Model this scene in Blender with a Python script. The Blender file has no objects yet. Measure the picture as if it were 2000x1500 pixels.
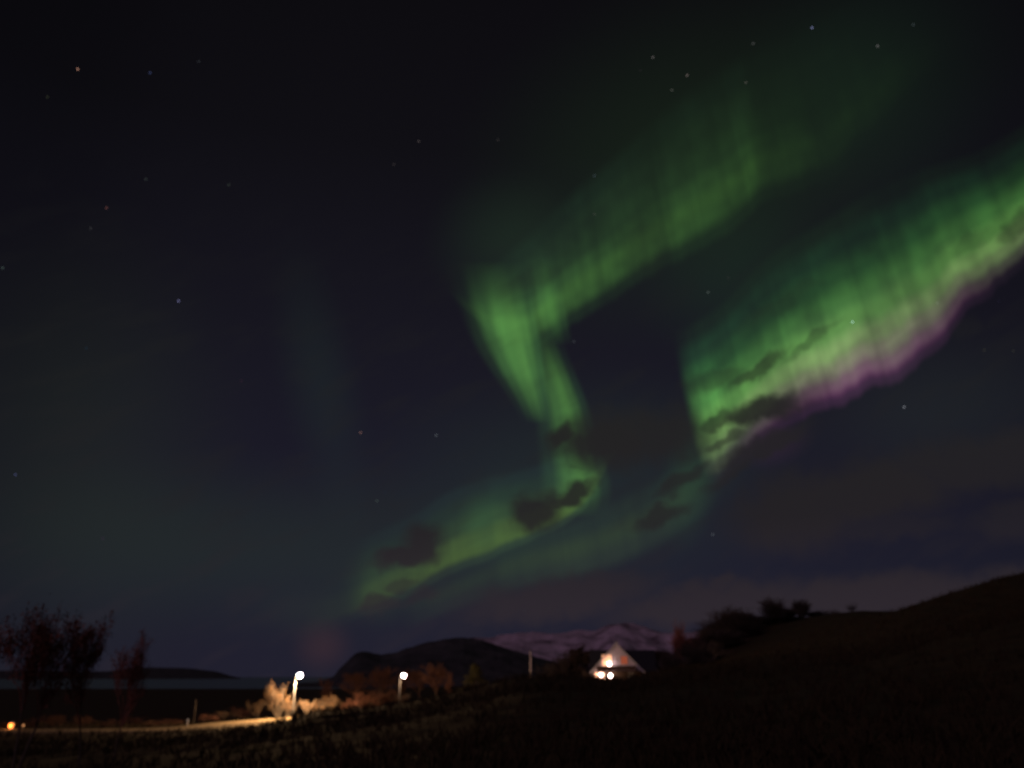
import bpy, math, random
import numpy as np
from mathutils import Vector, Matrix

# ------------------------------------------------------------------ camera
SC = bpy.context.scene
COL = SC.collection
F = 1600.0                       # focal length in photo pixels (2000 wide)
PITCH = math.atan(572 / F)       # sea horizon stands 572 px under the middle
EYE = 30.0                       # metres above the sea
cp, sp = math.cos(PITCH), math.sin(PITCH)

cam = bpy.data.cameras.new('camera')
cam_o = bpy.data.objects.new('camera', cam)
COL.objects.link(cam_o)
SC.camera = cam_o
cam.sensor_width = 36
cam.lens = 36 * F / 2000
cam.clip_start = 0.05
cam.clip_end = 120000
cam_o.location = (0, 0, EYE)
cam_o.rotation_euler = (math.pi / 2 + PITCH, 0, 0)
cam.dof.use_dof = True           # the photograph is focused short of infinity
cam.dof.focus_distance = 2.0
cam.dof.aperture_fstop = 3.1

SC.view_settings.view_transform = 'Standard'
SC.view_settings.look = 'None'
SC.view_settings.exposure = 0
SC.view_settings.gamma = 1
SC.view_settings.use_curve_mapping = False
SC.cycles.use_denoising = True
SC.cycles.max_bounces = 4
SC.cycles.sample_clamp_indirect = 3.0

def ray(X, Y):
    u, v = (X - 1000) / F, (750 - Y) / F
    d = np.array([u, cp - v * sp, sp + v * cp])
    return d / np.linalg.norm(d)

def bearing(X, Y):
    """azimuth and elevation in degrees of a sky feature"""
    d = ray(X, Y)
    return math.degrees(math.atan2(d[0], d[1])), math.degrees(math.asin(d[2]))

def at(X, Y, D):
    d = ray(X, Y)
    return d * (D / d[1]) + np.array([0, 0, EYE])

def lin(*c):
    return tuple((v / 255 / 12.92) if v / 255 <= 0.04045 else ((v / 255 + 0.055) / 1.055) ** 2.4 for v in c)

# ------------------------------------------------------------------ night sky with aurora (world, laid out in azimuth / elevation)
world = bpy.data.worlds.new('World')
SC.world = world
world.use_nodes = True
WT = world.node_tree
WT.nodes.clear()

class G:
    def __init__(s, t): s.t = t
    def n(s, kind, **kw):
        nd = s.t.nodes.new(kind)
        for k, v in kw.items(): setattr(nd, k, v)
        return nd
    def put(s, sock, v):
        if isinstance(v, bpy.types.NodeSocket): s.t.links.new(v, sock)
        elif v is not None: sock.default_value = v
    def m(s, op, a, b=None, c=None, clamp=False):
        nd = s.n('ShaderNodeMath', operation=op, use_clamp=clamp)
        for i, v in enumerate((a, b, c)):
            if v is not None: s.put(nd.inputs[i], v)
        return nd.outputs[0]
    def vm(s, op, a, b=None, sc=None):
        nd = s.n('ShaderNodeVectorMath', operation=op)
        s.put(nd.inputs[0], a)
        if b is not None: s.put(nd.inputs[1], b)
        if sc is not None: s.put(nd.inputs['Scale'], sc)
        return nd.outputs['Value'] if op in ('LENGTH', 'DISTANCE', 'DOT_PRODUCT') else nd.outputs[0]
    def mr(s, v, a, b, c=0.0, d=1.0, kind='LINEAR'):
        nd = s.n('ShaderNodeMapRange', interpolation_type=kind)
        for i, w in enumerate((v, a, b, c, d)): s.put(nd.inputs[i], w)
        return nd.outputs[0]
    def noise(s, vec, scale, detail=2, rough=.5, dim='3D', w=None, color=False):
        nd = s.n('ShaderNodeTexNoise', noise_dimensions=dim)
        if vec is not None: s.put(nd.inputs['Vector'], vec)
        if w is not None: s.put(nd.inputs['W'], w)
        nd.inputs['Scale'].default_value = scale
        nd.inputs['Detail'].default_value = detail
        nd.inputs['Roughness'].default_value = rough
        return nd.outputs['Color'] if color else nd.outputs['Fac']
    def curve(s, v, pts):
        """piecewise smooth function through pts (x, y) in real units"""
        pts = sorted(pts)
        x0, x1 = pts[0][0], pts[-1][0]
        ys = [p[1] for p in pts]
        y0, y1 = min(ys), max(ys)
        if y1 - y0 < 1e-9: y1 = y0 + 1
        nd = s.n('ShaderNodeFloatCurve')
        cu = nd.mapping.curves[0]
        q = [((x - x0) / (x1 - x0), (y - y0) / (y1 - y0)) for x, y in pts]
        cu.points[0].location = q[0]; cu.points[1].location = q[-1]
        for p in q[1:-1]: cu.points.new(*p)
        for p in cu.points: p.handle_type = 'AUTO_CLAMPED'
        nd.mapping.extend = 'HORIZONTAL'
        nd.mapping.update()
        s.put(nd.inputs['Value'], s.mr(v, x0, x1))
        return s.m('MULTIPLY_ADD', nd.outputs[0], y1 - y0, y0)
    def ramp(s, v, stops, interp='B_SPLINE'):
        nd = s.n('ShaderNodeValToRGB')
        cr = nd.color_ramp
        cr.interpolation = interp
        while len(cr.elements) < len(stops): cr.elements.new(0.5)
        for e, (p, c) in zip(cr.elements, stops):
            e.position = p; e.color = (*c, 1)
        s.put(nd.inputs[0], v)
        return nd.outputs[0]

g = G(WT)
dirv = g.n('ShaderNodeTexCoord').outputs['Generated']
sep = g.n('ShaderNodeSeparateXYZ'); g.put(sep.inputs[0], dirv)
AZ = g.m('MULTIPLY', g.m('ARCTAN2', sep.outputs[0], sep.outputs[1]), 57.29578)
EL = g.m('MULTIPLY', g.m('ARCSINE', sep.outputs[2]), 57.29578)
comb = g.n('ShaderNodeCombineXYZ'); g.put(comb.inputs[0], AZ); g.put(comb.inputs[1], EL)
AE = comb.outputs[0]
RAYC = g.m('MULTIPLY_ADD', EL, 0.13, AZ)          # magnetic field lines lean a little

def azcurve(pts):        # points (X, value): value along the azimuth of a photo column at mid curtain height
    return g.curve(AZ, [(bearing(X, Y)[0], v) for X, Y, v in pts])
def edge_az(pts): return g.curve(AZ, [bearing(X, Y) for X, Y in pts])
def edge_el(pts): return g.curve(EL, [bearing(X, Y)[::-1] for X, Y in pts])

ray_fine = g.noise(None, .8, 2, .5, '1D', RAYC)
ray_broad = g.noise(None, 0.33, 1, .5, '1D', RAYC)
wob = g.m('MULTIPLY_ADD', g.noise(None, .5, 2, .5, '1D', RAYC), 3.4, -1.7)        # the lower hem of a curtain is ragged
rays = g.m('ADD', g.m('MULTIPLY', ray_fine, 0.62), g.m('MULTIPLY', ray_broad, 0.62))
rays = g.m('ADD', rays, 0.38)
K = 1e-3
# background: darker and more neutral overhead, blue violet near the sea
base = g.ramp(g.mr(EL, -2, 50), [(0.0, lin(33, 32, 45)), (.06, lin(33, 32, 46)), (.14, lin(31, 31, 45)), (.28, lin(28, 27, 40)),
              (.5, lin(23, 22, 31)), (.72, lin(16, 15, 20)), (1.0, lin(11, 10, 13))], 'LINEAR')
side = g.curve(AZ, [(-180, .5), (-60, .5), (-36, .62), (-22, .9), (0, 1.0), (22, .92), (36, .75), (60, .6), (180, .5)])
acc = g.vm('SCALE', base, sc=side)

def add(col, fac):
    global acc
    v = g.vm('SCALE', col, sc=fac)
    acc = g.vm('ADD', acc, v)

def curtain(low, top, along, stops, wobble=1.0, ray=True, pink=None, pink_along=None):
    lo = edge_az(low)
    if wobble: lo = g.m('MULTIPLY_ADD', wob, wobble * 0.45, lo)
    hi = edge_az(top)
    t = g.m('DIVIDE', g.m('SUBTRACT', EL, lo), g.m('SUBTRACT', hi, lo), clamp=True)
    al = azcurve(along)
    if ray: al = g.m('MULTIPLY', al, rays)
    return t, al

def K3(r, g_, b): return (r * K, g_ * K, b * K)

# right curtain: green, lime and rose hem
lowA = [(2600, 60), (2100, 455), (2000, 530), (1930, 588), (1880, 625), (1845, 680), (1800, 722), (1740, 755), (1680, 782), (1620, 805), (1560, 830), (1500, 868), (1440, 925), (1390, 965), (1300, 1010)]
topA = [(2600, -500), (2100, 170), (2000, 235), (1900, 290), (1800, 320), (1700, 365), (1600, 425), (1500, 490), (1400, 590), (1300, 650)]
tA, alA = curtain(lowA, topA, [(2600, 200, .2), (2100, 360, .7), (2000, 420, .88), (1920, 470, 1.0), (1820, 560, .95), (1720, 640, 1.08), (1640, 690, 1.2), (1540, 710, 1.0), (1450, 760, 1.05), (1370, 830, 1.65), (1300, 880, 1.65)], None, .6)
edgeA = edge_el([(1270, 400), (1297, 560), (1316, 650), (1337, 760), (1355, 840), (1378, 920), (1400, 985)])
cutA = g.mr(g.m('SUBTRACT', AZ, edgeA), -.35, .9, kind='SMOOTHSTEP')
alA = g.m('MULTIPLY', alA, cutA)
colA = g.ramp(tA, [(0, (0, 0, 0)), (.07, K3(5, 4, 5)), (.14, K3(40, 52, 26)), (.23, K3(102, 172, 54)), (.3, K3(122, 245, 62)), (.4, K3(70, 195, 38)), (.52, K3(33, 115, 22)), (.66, K3(10, 45, 10)), (.8, K3(3, 16, 5)), (.92, K3(1, 4, 1)), (1, (0, 0, 0))], 'EASE')
patch = g.mr(g.noise(AE, .16, 3, .55, '2D'), .3, .7, .5, 1.45)
alA = g.m('MULTIPLY', alA, patch)
add(colA, alA)
colP = g.ramp(tA, [(0, (0, 0, 0)), (.05, K3(26, 6, 24)), (.12, K3(105, 22, 82)), (.19, K3(95, 28, 72)), (.3, K3(40, 10, 28)), (.42, K3(10, 3, 7)), (.6, (0, 0, 0))], 'EASE')
add(colP, g.m('MULTIPLY', g.m('MULTIPLY', azcurve([(2300, 450, .1), (2000, 520, .06), (1920, 570, .2), (1850, 640, .5), (1760, 720, .75), (1650, 770, 1.0), (1600, 790, .75), (1540, 830, .45), (1440, 900, .1), (1390, 940, 0), (1340, 960, 0)]), rays), cutA))

# upper left curtain
lowB = [(2300, -300), (1800, 190), (1700, 290), (1600, 372), (1500, 402), (1440, 455), (1380, 492), (1300, 532), (1200, 592), (1150, 625), (1100, 652), (1060, 682), (1020, 700), (970, 680), (930, 640), (890, 590), (840, 550), (800, 540)]
topB = [(2300, -900), (1800, -100), (1700, -40), (1600, 20), (1500, 70), (1400, 125), (1300, 200), (1200, 290), (1100, 380), (1050, 430), (1000, 475), (950, 520), (900, 540), (800, 540)]
tB, alB = curtain(lowB, topB, [(2300, -200, .0), (1900, 0, .0), (1750, 120, .03), (1600, 250, .13), (1500, 330, .24), (1480, 370, .42), (1460, 385, .6), (1425, 400, .62), (1350, 440, .66), (1250, 480, .74), (1150, 530, 1.0), (1060, 590, 1.2), (1000, 600, .75), (950, 600, .35), (905, 600, .1), (860, 600, .0), (800, 600, 0)], None, .45)
colB = g.ramp(tB, [(0, (0, 0, 0)), (.08, K3(4, 13, 3)), (.2, K3(25, 76, 14)), (.29, K3(30, 90, 16)), (.4, K3(18, 56, 12)), (.5, K3(10, 31, 8)), (.7, K3(5, 15, 5)), (.85, K3(2, 7, 3)), (1, (0, 0, 0))], 'EASE')
add(colB, g.m('MULTIPLY', alB, patch))

# the hook, where the upper curtain folds and comes down
def strip_el(left, right, along, stops, ray=True):
    a, b = edge_el(left), edge_el(right)
    t = g.m('DIVIDE', g.m('SUBTRACT', AZ, a), g.m('SUBTRACT', b, a), clamp=True)
    al = g.curve(EL, [(bearing(X, Y)[1], v) for X, Y, v in along])
    if ray: al = g.m('MULTIPLY', al, rays)
    add(g.ramp(t, stops, 'EASE'), al)
strip_el([(850, 480), (872, 560), (893, 610), (915, 665), (952, 725), (993, 785), (1020, 835)],
         [(1025, 480), (1045, 560), (1052, 610), (1062, 665), (1068, 725), (1075, 785), (1082, 835)],
         [(960, 510, 0), (960, 565, .22), (970, 605, .6), (985, 650, .98), (1005, 705, 1.0), (1015, 750, .72), (1025, 790, .38), (1035, 828, 0)],
         [(0, (0, 0, 0)), (.16, K3(5, 15, 4)), (.34, K3(28, 88, 19)), (.52, K3(60, 188, 36)), (.66, K3(66, 200, 38)), (.78, K3(38, 120, 24)), (.9, K3(10, 36, 10)), (1, (0, 0, 0))])
strip_el([(985, 640), (1010, 700), (1028, 755), (1040, 810), (1042, 860), (1046, 910), (1050, 960), (1040, 1015)],
         [(1100, 640), (1118, 700), (1140, 755), (1160, 810), (1172, 860), (1190, 910), (1200, 960), (1190, 1015)],
         [(1050, 650, 0), (1060, 700, .35), (1080, 755, .8), (1090, 805, .95), (1100, 845, .8), (1105, 872, .5), (1115, 905, .95), (1115, 940, .8), (1110, 975, .4), (1100, 1012, 0)],
         [(0, (0, 0, 0)), (.2, K3(6, 20, 6)), (.42, K3(34, 105, 20)), (.6, K3(56, 170, 30)), (.72, K3(38, 115, 22)), (.87, K3(7, 24, 7)), (1, (0, 0, 0))])
# faint second strand that fills the fold from the right
strip_el([(1020, 480), (1035, 560), (1045, 620), (1060, 680)], [(1085, 480), (1100, 560), (1112, 620), (1125, 680)],
         [(1060, 500, 0), (1065, 560, .6), (1070, 610, 1.0), (1080, 645, .5), (1090, 675, 0)],
         [(0, (0, 0, 0)), (.3, K3(12, 40, 8)), (.55, K3(22, 75, 14)), (.8, K3(10, 32, 8)), (1, (0, 0, 0))])

# lower band and its faint companion
lowD = [(600, 1250), (690, 1218), (760, 1190), (820, 1160), (870, 1132), (950, 1100), (1020, 1070), (1080, 1042), (1130, 1010), (1165, 965), (1195, 905), (1300, 780)]
topD = [(600, 1080), (690, 1050), (760, 1020), (820, 990), (870, 955), (950, 925), (1020, 910), (1080, 890), (1130, 865), (1165, 850), (1195, 840), (1300, 700)]
tD, alD = curtain(lowD, topD, [(600, 1130, 0), (680, 1120, .1), (730, 1120, .5), (800, 1100, .68), (870, 1080, .95), (930, 1050, 1.05), (1000, 1030, .95), (1080, 1000, 1.1), (1130, 970, 1.0), (1165, 930, .45), (1195, 880, .1), (1240, 840, 0)], None, .35)
colD = g.ramp(tD, [(0, (0, 0, 0)), (.08, K3(8, 17, 5)), (.18, K3(40, 76, 8)), (.32, K3(37, 72, 9)), (.48, K3(13, 32, 6)), (.7, K3(4, 13, 4)), (.88, K3(2, 7, 5)), (1, (0, 0, 0))], 'EASE')
add(colD, alD)
lowE = [(800, 1235), (880, 1205), (1000, 1170), (1150, 1138), (1250, 1100), (1350, 1040), (1420, 985), (1500, 940)]
topE = [(800, 1140), (880, 1105), (1000, 1045), (1150, 990), (1250, 940), (1350, 880), (1420, 830), (1500, 800)]
tE, alE = curtain(lowE, topE, [(780, 1190, 0), (880, 1170, .5), (1000, 1130, .6), (1130, 1090, .95), (1250, 1050, .85), (1330, 980, .55), (1400, 920, .15), (1500, 880, 0)], None, .15)
add(g.ramp(tE, [(0, (0, 0, 0)), (.25, K3(10, 18, 5)), (.5, K3(14, 27, 5)), (.75, K3(5, 12, 4)), (1, (0, 0, 0))], 'EASE'), alE)

def place(nd, X, Y, rx, ry, rot):
    a0, e0 = bearing(X, Y)
    c, s_ = math.cos(math.radians(rot)), math.sin(math.radians(rot))
    ax = np.subtract(bearing(X + rx * c, Y - rx * s_), (a0, e0))
    ay = np.subtract(bearing(X - ry * s_, Y - ry * c), (a0, e0))
    nd.vector_type = 'TEXTURE'
    nd.inputs['Location'].default_value = (a0, e0, 0)
    nd.inputs['Rotation'].default_value = (0, 0, math.atan2(ax[1], ax[0]))
    nd.inputs['Scale'].default_value = (max(.01, np.hypot(*ax)), max(.01, np.hypot(*ay)), 1)

def blob(vec, X, Y, rx, ry, rot, lo=1.0, hi=0.0):
    nd = g.n('ShaderNodeMapping'); place(nd, X, Y, rx, ry, rot)
    g.put(nd.inputs['Vector'], vec)
    return g.mr(g.vm('LENGTH', nd.outputs[0]), lo, hi, kind='SMOOTHSTEP')

for X, Y, rx, ry, rot, c in [
        (1130, 950, 560, 280, 5, K3(3.5, 9.5, 3.5)), (560, 1070, 680, 210, 0, K3(3.5, 8, 1.2)), (150, 900, 400, 560, 0, K3(3.6, 6.2, 1.0)),
        (628, 750, 95, 330, 14, K3(2, 5.5, 3.2)), (1350, 330, 640, 420, 20, K3(3, 9, 2)), (1700, 160, 420, 330, 25, K3(1.5, 5, 2.5)),
        (1830, 800, 420, 200, 10, K3(3.5, 6, 3)), (1350, 930, 70, 170, -12, K3(5, 20, 6)), (1440, 540, 240, 200, 30, K3(1, 6, 1.5)), (1510, 865, 95, 60, 20, K3(13, 4, 11)),
        (630, 1262, 74, 66, 0, K3(17, 5.5, 2.5)), (600, 1195, 130, 60, 0, K3(3, 4, 1)), (1000, 480, 190, 170, 0, K3(4, 11, 4)), (745, 1140, 90, 100, 10, K3(6, 13, 3)),
        (940, 1020, 55, 70, -8, K3(9, 30, 8)), (985, 1020, 120, 130, 20, K3(3, 10, 3))]:
    add(Vector(c) if False else c, blob(AE, X, Y, rx, ry, rot))

# stars: (column, row, brightness, colour)
STARS = [(152, 135, 1.0, (1, .5, .35)), (293, 142, .28, (.3, .4, 1)), (388, 120, .1, (.6, .7, .8)), (208, 406, .35, (1, .35, .3)), (177, 446, .1, (.8, .8, .8)),
         (285, 350, .12, (.7, .9, .8)), (447, 361, .12, (.7, .9, .7)), (349, 588, .95, (.5, .5, 1)), (30, 927, .35, (.35, .4, 1)), (704, 845, .6, (1, .5, .4)),
         (852, 850, .35, (.8, .9, 1)), (736, 978, .2, (.7, 1, .8)), (818, 276, .2, (1, .8, .8)), (769, 321, .1, (1, .8, .8)), (973, 273, .1, (1, .8, .8)),
         (1161, 343, .2, (.6, .8, 1)), (1275, 112, .32, (1, .9, .9)), (1342, 147, .42, (1, .8, .75)), (1312, 176, .22, (.9, .9, .8)),
         (1457, 161, .2, (1, .9, .8)), (1471, 85, .2, (.9, .9, .9)), (1586, 54, .95, (.5, .55, 1)), (1714, 90, .32, (1, .95, .95)), (1784, 48, .15, (.7, .9, 1)),
         (1383, 571, .25, (.8, 1, .9)), (1665, 629, 1.9, (.65, 1, .95)), (1831, 592, .2, (.9, 1, .9)), (1766, 795, .65, (.85, .9, 1)), (1392, 1044, .3, (.8, .9, 1)),
         (1121, 667, .15, (.8, .9, 1)), (5, 523, .2, (.6, .9, .8)), (1161, 418, .1, (1, .9, .8))]
for X, Y, b, c in STARS:
    d = ray(X, Y)
    f = g.m('LESS_THAN', g.vm('DISTANCE', dirv, tuple(d)), 0.00075)
    acc = g.vm('ADD', acc, g.vm('SCALE', tuple(0.62 * b * v + .0 for v in c), sc=f))

vo = g.n('ShaderNodeTexVoronoi'); g.put(vo.inputs['Vector'], dirv); vo.inputs['Scale'].default_value = 26
fs = g.m('MULTIPLY', g.m('LESS_THAN', vo.outputs['Distance'], .021), .045)
acc = g.vm('ADD', acc, g.vm('SCALE', vo.outputs['Color'], sc=fs))

# cloud tatters in front of the aurora
wn = g.noise(AE, .55, 3, .5, '2D', color=True)
wv = g.vm('SCALE', g.vm('SUBTRACT', wn, (.5, .5, .5)), sc=1.5)
st = g.n('ShaderNodeMapping'); st.vector_type = 'TEXTURE'
st.inputs['Rotation'].default_value = (0, 0, math.radians(28)); st.inputs['Scale'].default_value = (2.6, .8, 1)
g.put(st.inputs['Vector'], AE)
wn2 = g.noise(st.outputs[0], .5, 2, .5, '2D')
CE = g.vm('ADD', AE, wv)
cl = None
for X, Y, rx, ry, rot, s_ in [
        (1098, 850, 44, 26, 25, .97), (1185, 862, 120, 62, 3, .95), (1290, 850, 105, 58, 0, .85),
        (1045, 1000, 50, 42, 10, .93), (1118, 968, 66, 20, 32, .93), (1130, 908, 20, 12, 10, .6),
        (826, 1064, 46, 42, 20, .94), (795, 1086, 70, 24, 10, .94), (780, 1142, 36, 15, 10, .6), (742, 1180, 42, 20, 10, .75), (828, 1162, 44, 16, 10, .6),
        (1292, 1006, 62, 17, 22, .75), (1330, 938, 64, 17, 32, .75), (1078, 986, 40, 18, 22, .9), (1402, 822, 62, 18, 25, .8), (1480, 802, 110, 24, 14, .93), (1410, 862, 60, 12, 28, .65), (1490, 872, 110, 22, 26, .8), (1445, 912, 80, 14, 35, .7),
        (1480, 722, 75, 16, 36, .7), (1400, 742, 84, 26, 15, .5), (1580, 672, 70, 12, 36, .45), (1530, 590, 90, 18, 30, .25), (1600, 748, 20, 40, 0, .3),
        (1560, 1000, 150, 80, 12, .93), (1700, 962, 210, 66, 12, .93), (1900, 905, 260, 58, 8, .8), (2010, 1010, 130, 40, 10, .6), (1720, 1030, 150, 26, 4, .5),
        (1090, 1168, 200, 44, 8, .92), (1180, 1130, 70, 22, 8, .7), (1400, 1180, 240, 44, 6, .92), (1720, 1166, 330, 46, 4, .97), (2050, 1150, 330, 50, 5, .97), (1410, 1138, 34, 16, 20, .8),
        (1995, 430, 60, 22, 36, .6), (1262, 480, 50, 60, 0, .3), (1890, 640, 34, 16, 40, .25), (1040, 545, 70, 22, 20, .25), (1900, 470, 80, 14, 36, .25)]:
    f = g.m('MULTIPLY', blob(CE, X, Y, rx, ry, rot, 1.4, .45), s_)
    cl = f if cl is None else g.m('MAXIMUM', cl, f)
# thin veil
veil = g.mr(wn2, .45, .78, 0, .22, kind='SMOOTHSTEP')
cl = g.m('MAXIMUM', cl, g.m('MULTIPLY', veil, g.mr(EL, 34, 18)))
ccol = g.ramp(g.mr(EL, 0, 40), [(0, lin(50, 43, 50)), (.12, lin(45, 39, 45)), (.25, lin(36, 33, 36)), (.5, lin(34, 34, 33)), (1, lin(18, 18, 22))], 'LINEAR')
mx = g.n('ShaderNodeMix', data_type='RGBA')
g.put(mx.inputs['Factor'], cl); g.put(mx.inputs['A'], acc); g.put(mx.inputs['B'], ccol)
bg = g.n('ShaderNodeBackground'); g.put(bg.inputs['Color'], mx.outputs['Result']); bg.inputs['Strength'].default_value = 1.0
wo = g.n('ShaderNodeOutputWorld'); WT.links.new(bg.outputs[0], wo.inputs['Surface'])

# added pink fill lamp from behind the left shoulder, lifts snow and ground
sun = bpy.data.lights.new('night_fill', 'SUN')
sun.energy = 0.26; sun.angle = math.radians(4); sun.color = (1.0, .62, .82)
sun_o = bpy.data.objects.new('night_fill', sun); COL.objects.link(sun_o)
sun_o.rotation_euler = (math.radians(62), 0, math.radians(-38))

# ------------------------------------------------------------------ helpers
def mat(name, col=(.5, .5, .5), rough=.8, emit=None, strength=1, col2=None, scale=4, detail=4, bump=0, bscale=20, metal=0, spec=.3, contrast=(.35, .65), trans=0):
    m = bpy.data.materials.new(name); m.use_nodes = True
    t = G(m.node_tree)
    b = m.node_tree.nodes['Principled BSDF']
    b.inputs['Base Color'].default_value = (*col, 1)
    b.inputs['Roughness'].default_value = rough
    b.inputs['Metallic'].default_value = metal
    b.inputs['Specular IOR Level'].default_value = spec
    co = t.n('ShaderNodeTexCoord').outputs['Object']
    if col2 is not None:
        f = t.mr(t.noise(co, scale, detail, .6), *contrast)
        x = t.n('ShaderNodeMix', data_type='RGBA')
        t.put(x.inputs['Factor'], f); x.inputs['A'].default_value = (*col, 1); x.inputs['B'].default_value = (*col2, 1)
        t.put(b.inputs['Base Color'], x.outputs['Result'])
    if bump:
        bn = t.n('ShaderNodeBump'); bn.inputs['Strength'].default_value = bump
        t.put(bn.inputs['Height'], t.noise(co, bscale, 3, .6)); t.put(b.inputs['Normal'], bn.outputs[0])
    if emit is not None:
        b.inputs['Emission Color'].default_value = (*emit, 1); b.inputs['Emission Strength'].default_value = strength
    if trans: b.inputs['Transmission Weight'].default_value = trans
    return m

class MB:
    """collects vertices and faces, links them as one mesh object"""
    def __init__(s): s.v = []; s.f = []; s.mi = []; s.cur = 0
    def quad(s, pts):
        i = len(s.v); s.v += [tuple(p) for p in pts]; s.f.append(tuple(range(i, i + len(pts)))); s.mi.append(s.cur)
    def box(s, x0, x1, y0, y1, z0, z1):
        i = len(s.v)
        s.v += [(x, y, z) for z in (z0, z1) for y in (y0, y1) for x in (x0, x1)]
        for q in ((0, 2, 3, 1), (4, 5, 7, 6), (0, 1, 5, 4), (2, 6, 7, 3), (0, 4, 6, 2), (1, 3, 7, 5)):
            s.f.append(tuple(i + k for k in q)); s.mi.append(s.cur)
    def prism(s, poly, y0, y1):
        """polygon in xz, extruded along y"""
        n = len(poly); i = len(s.v)
        s.v += [(x, y0, z) for x, z in poly] + [(x, y1, z) for x, z in poly]
        s.f.append(tuple(range(i, i + n))); s.f.append(tuple(range(i + 2 * n - 1, i + n - 1, -1))); s.mi += [s.cur] * 2
        for k in range(n):
            j = (k + 1) % n
            s.f.append((i + k, i + n + k, i + n + j, i + j)); s.mi.append(s.cur)
    def tube(s, pts, rad, n=8, cap=True):
        base = None
        pts = [Vector(p) for p in pts]
        for k, p in enumerate(pts):
            d = (pts[min(k + 1, len(pts) - 1)] - pts[max(k - 1, 0)])
            d = d.normalized() if d.length > 1e-9 else Vector((0, 0, 1))
            a = d.cross(Vector((0, 1, 0)) if abs(d.y) < .9 else Vector((1, 0, 0))).normalized(); b = d.cross(a)
            i = len(s.v)
            for q in range(n):
                w = 2 * math.pi * q / n
                s.v.append(tuple(p + (a * math.cos(w) + b * math.sin(w)) * rad[k]))
            if base is not None:
                for q in range(n):
                    s.f.append((base + q, base + (q + 1) % n, i + (q + 1) % n, i + q)); s.mi.append(s.cur)
            elif cap: s.f.append(tuple(range(i + n - 1, i - 1, -1))); s.mi.append(s.cur)
            base = i
        if cap: s.f.append(tuple(range(base, base + n))); s.mi.append(s.cur)
    def ball(s, c, r, n=12, sz=1.0):
        i = len(s.v); rings = n // 2
        for a in range(1, rings):
            th = math.pi * a / rings
            for q in range(n):
                w = 2 * math.pi * q / n
                s.v.append((c[0] + r * math.sin(th) * math.cos(w), c[1] + r * math.sin(th) * math.sin(w), c[2] + r * sz * math.cos(th)))
        t = len(s.v); s.v += [(c[0], c[1], c[2] + r * sz), (c[0], c[1], c[2] - r * sz)]
        for q in range(n):
            j = (q + 1) % n
            s.f.append((t, i + q, i + j)); s.mi.append(s.cur)
            for a in range(rings - 2):
                s.f.append((i + a * n + q, i + (a + 1) * n + q, i + (a + 1) * n + j, i + a * n + j)); s.mi.append(s.cur)
            o = i + (rings - 2) * n
            s.f.append((t + 1, o + j, o + q)); s.mi.append(s.cur)
    def mesh(s, name, mats, smooth=False):
        me = bpy.data.meshes.new(name); me.from_pydata(s.v, [], s.f)
        for m in (mats if isinstance(mats, (list, tuple)) else [mats]): me.materials.append(m)
        me.polygons.foreach_set('material_index', s.mi)
        if smooth: me.polygons.foreach_set('use_smooth', [True] * len(s.f))
        me.update()
        return me
    def build(s, name, mats, parent=None, smooth=False):
        o = bpy.data.objects.new(name, s.mesh(name, mats, smooth)); COL.objects.link(o)
        if parent: o.parent = parent
        return o

def tag(o, label=None, cat=None, group=None, kind=None):
    if label: o['label'] = label
    if cat: o['category'] = cat
    if group: o['group'] = group
    if kind: o['kind'] = kind
    return o
def empty(name, loc, rz=0, s=1):
    o = bpy.data.objects.new(name, None); COL.objects.link(o)
    o.location = loc; o.rotation_euler.z = rz; o.scale = (s, s, s) if not isinstance(s, tuple) else s
    return o
def copy_tree(o, parent=None):
    c = o.copy(); COL.objects.link(c); c.parent = parent
    for ch in list(o.children): copy_tree(ch, c)
    return c

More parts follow.
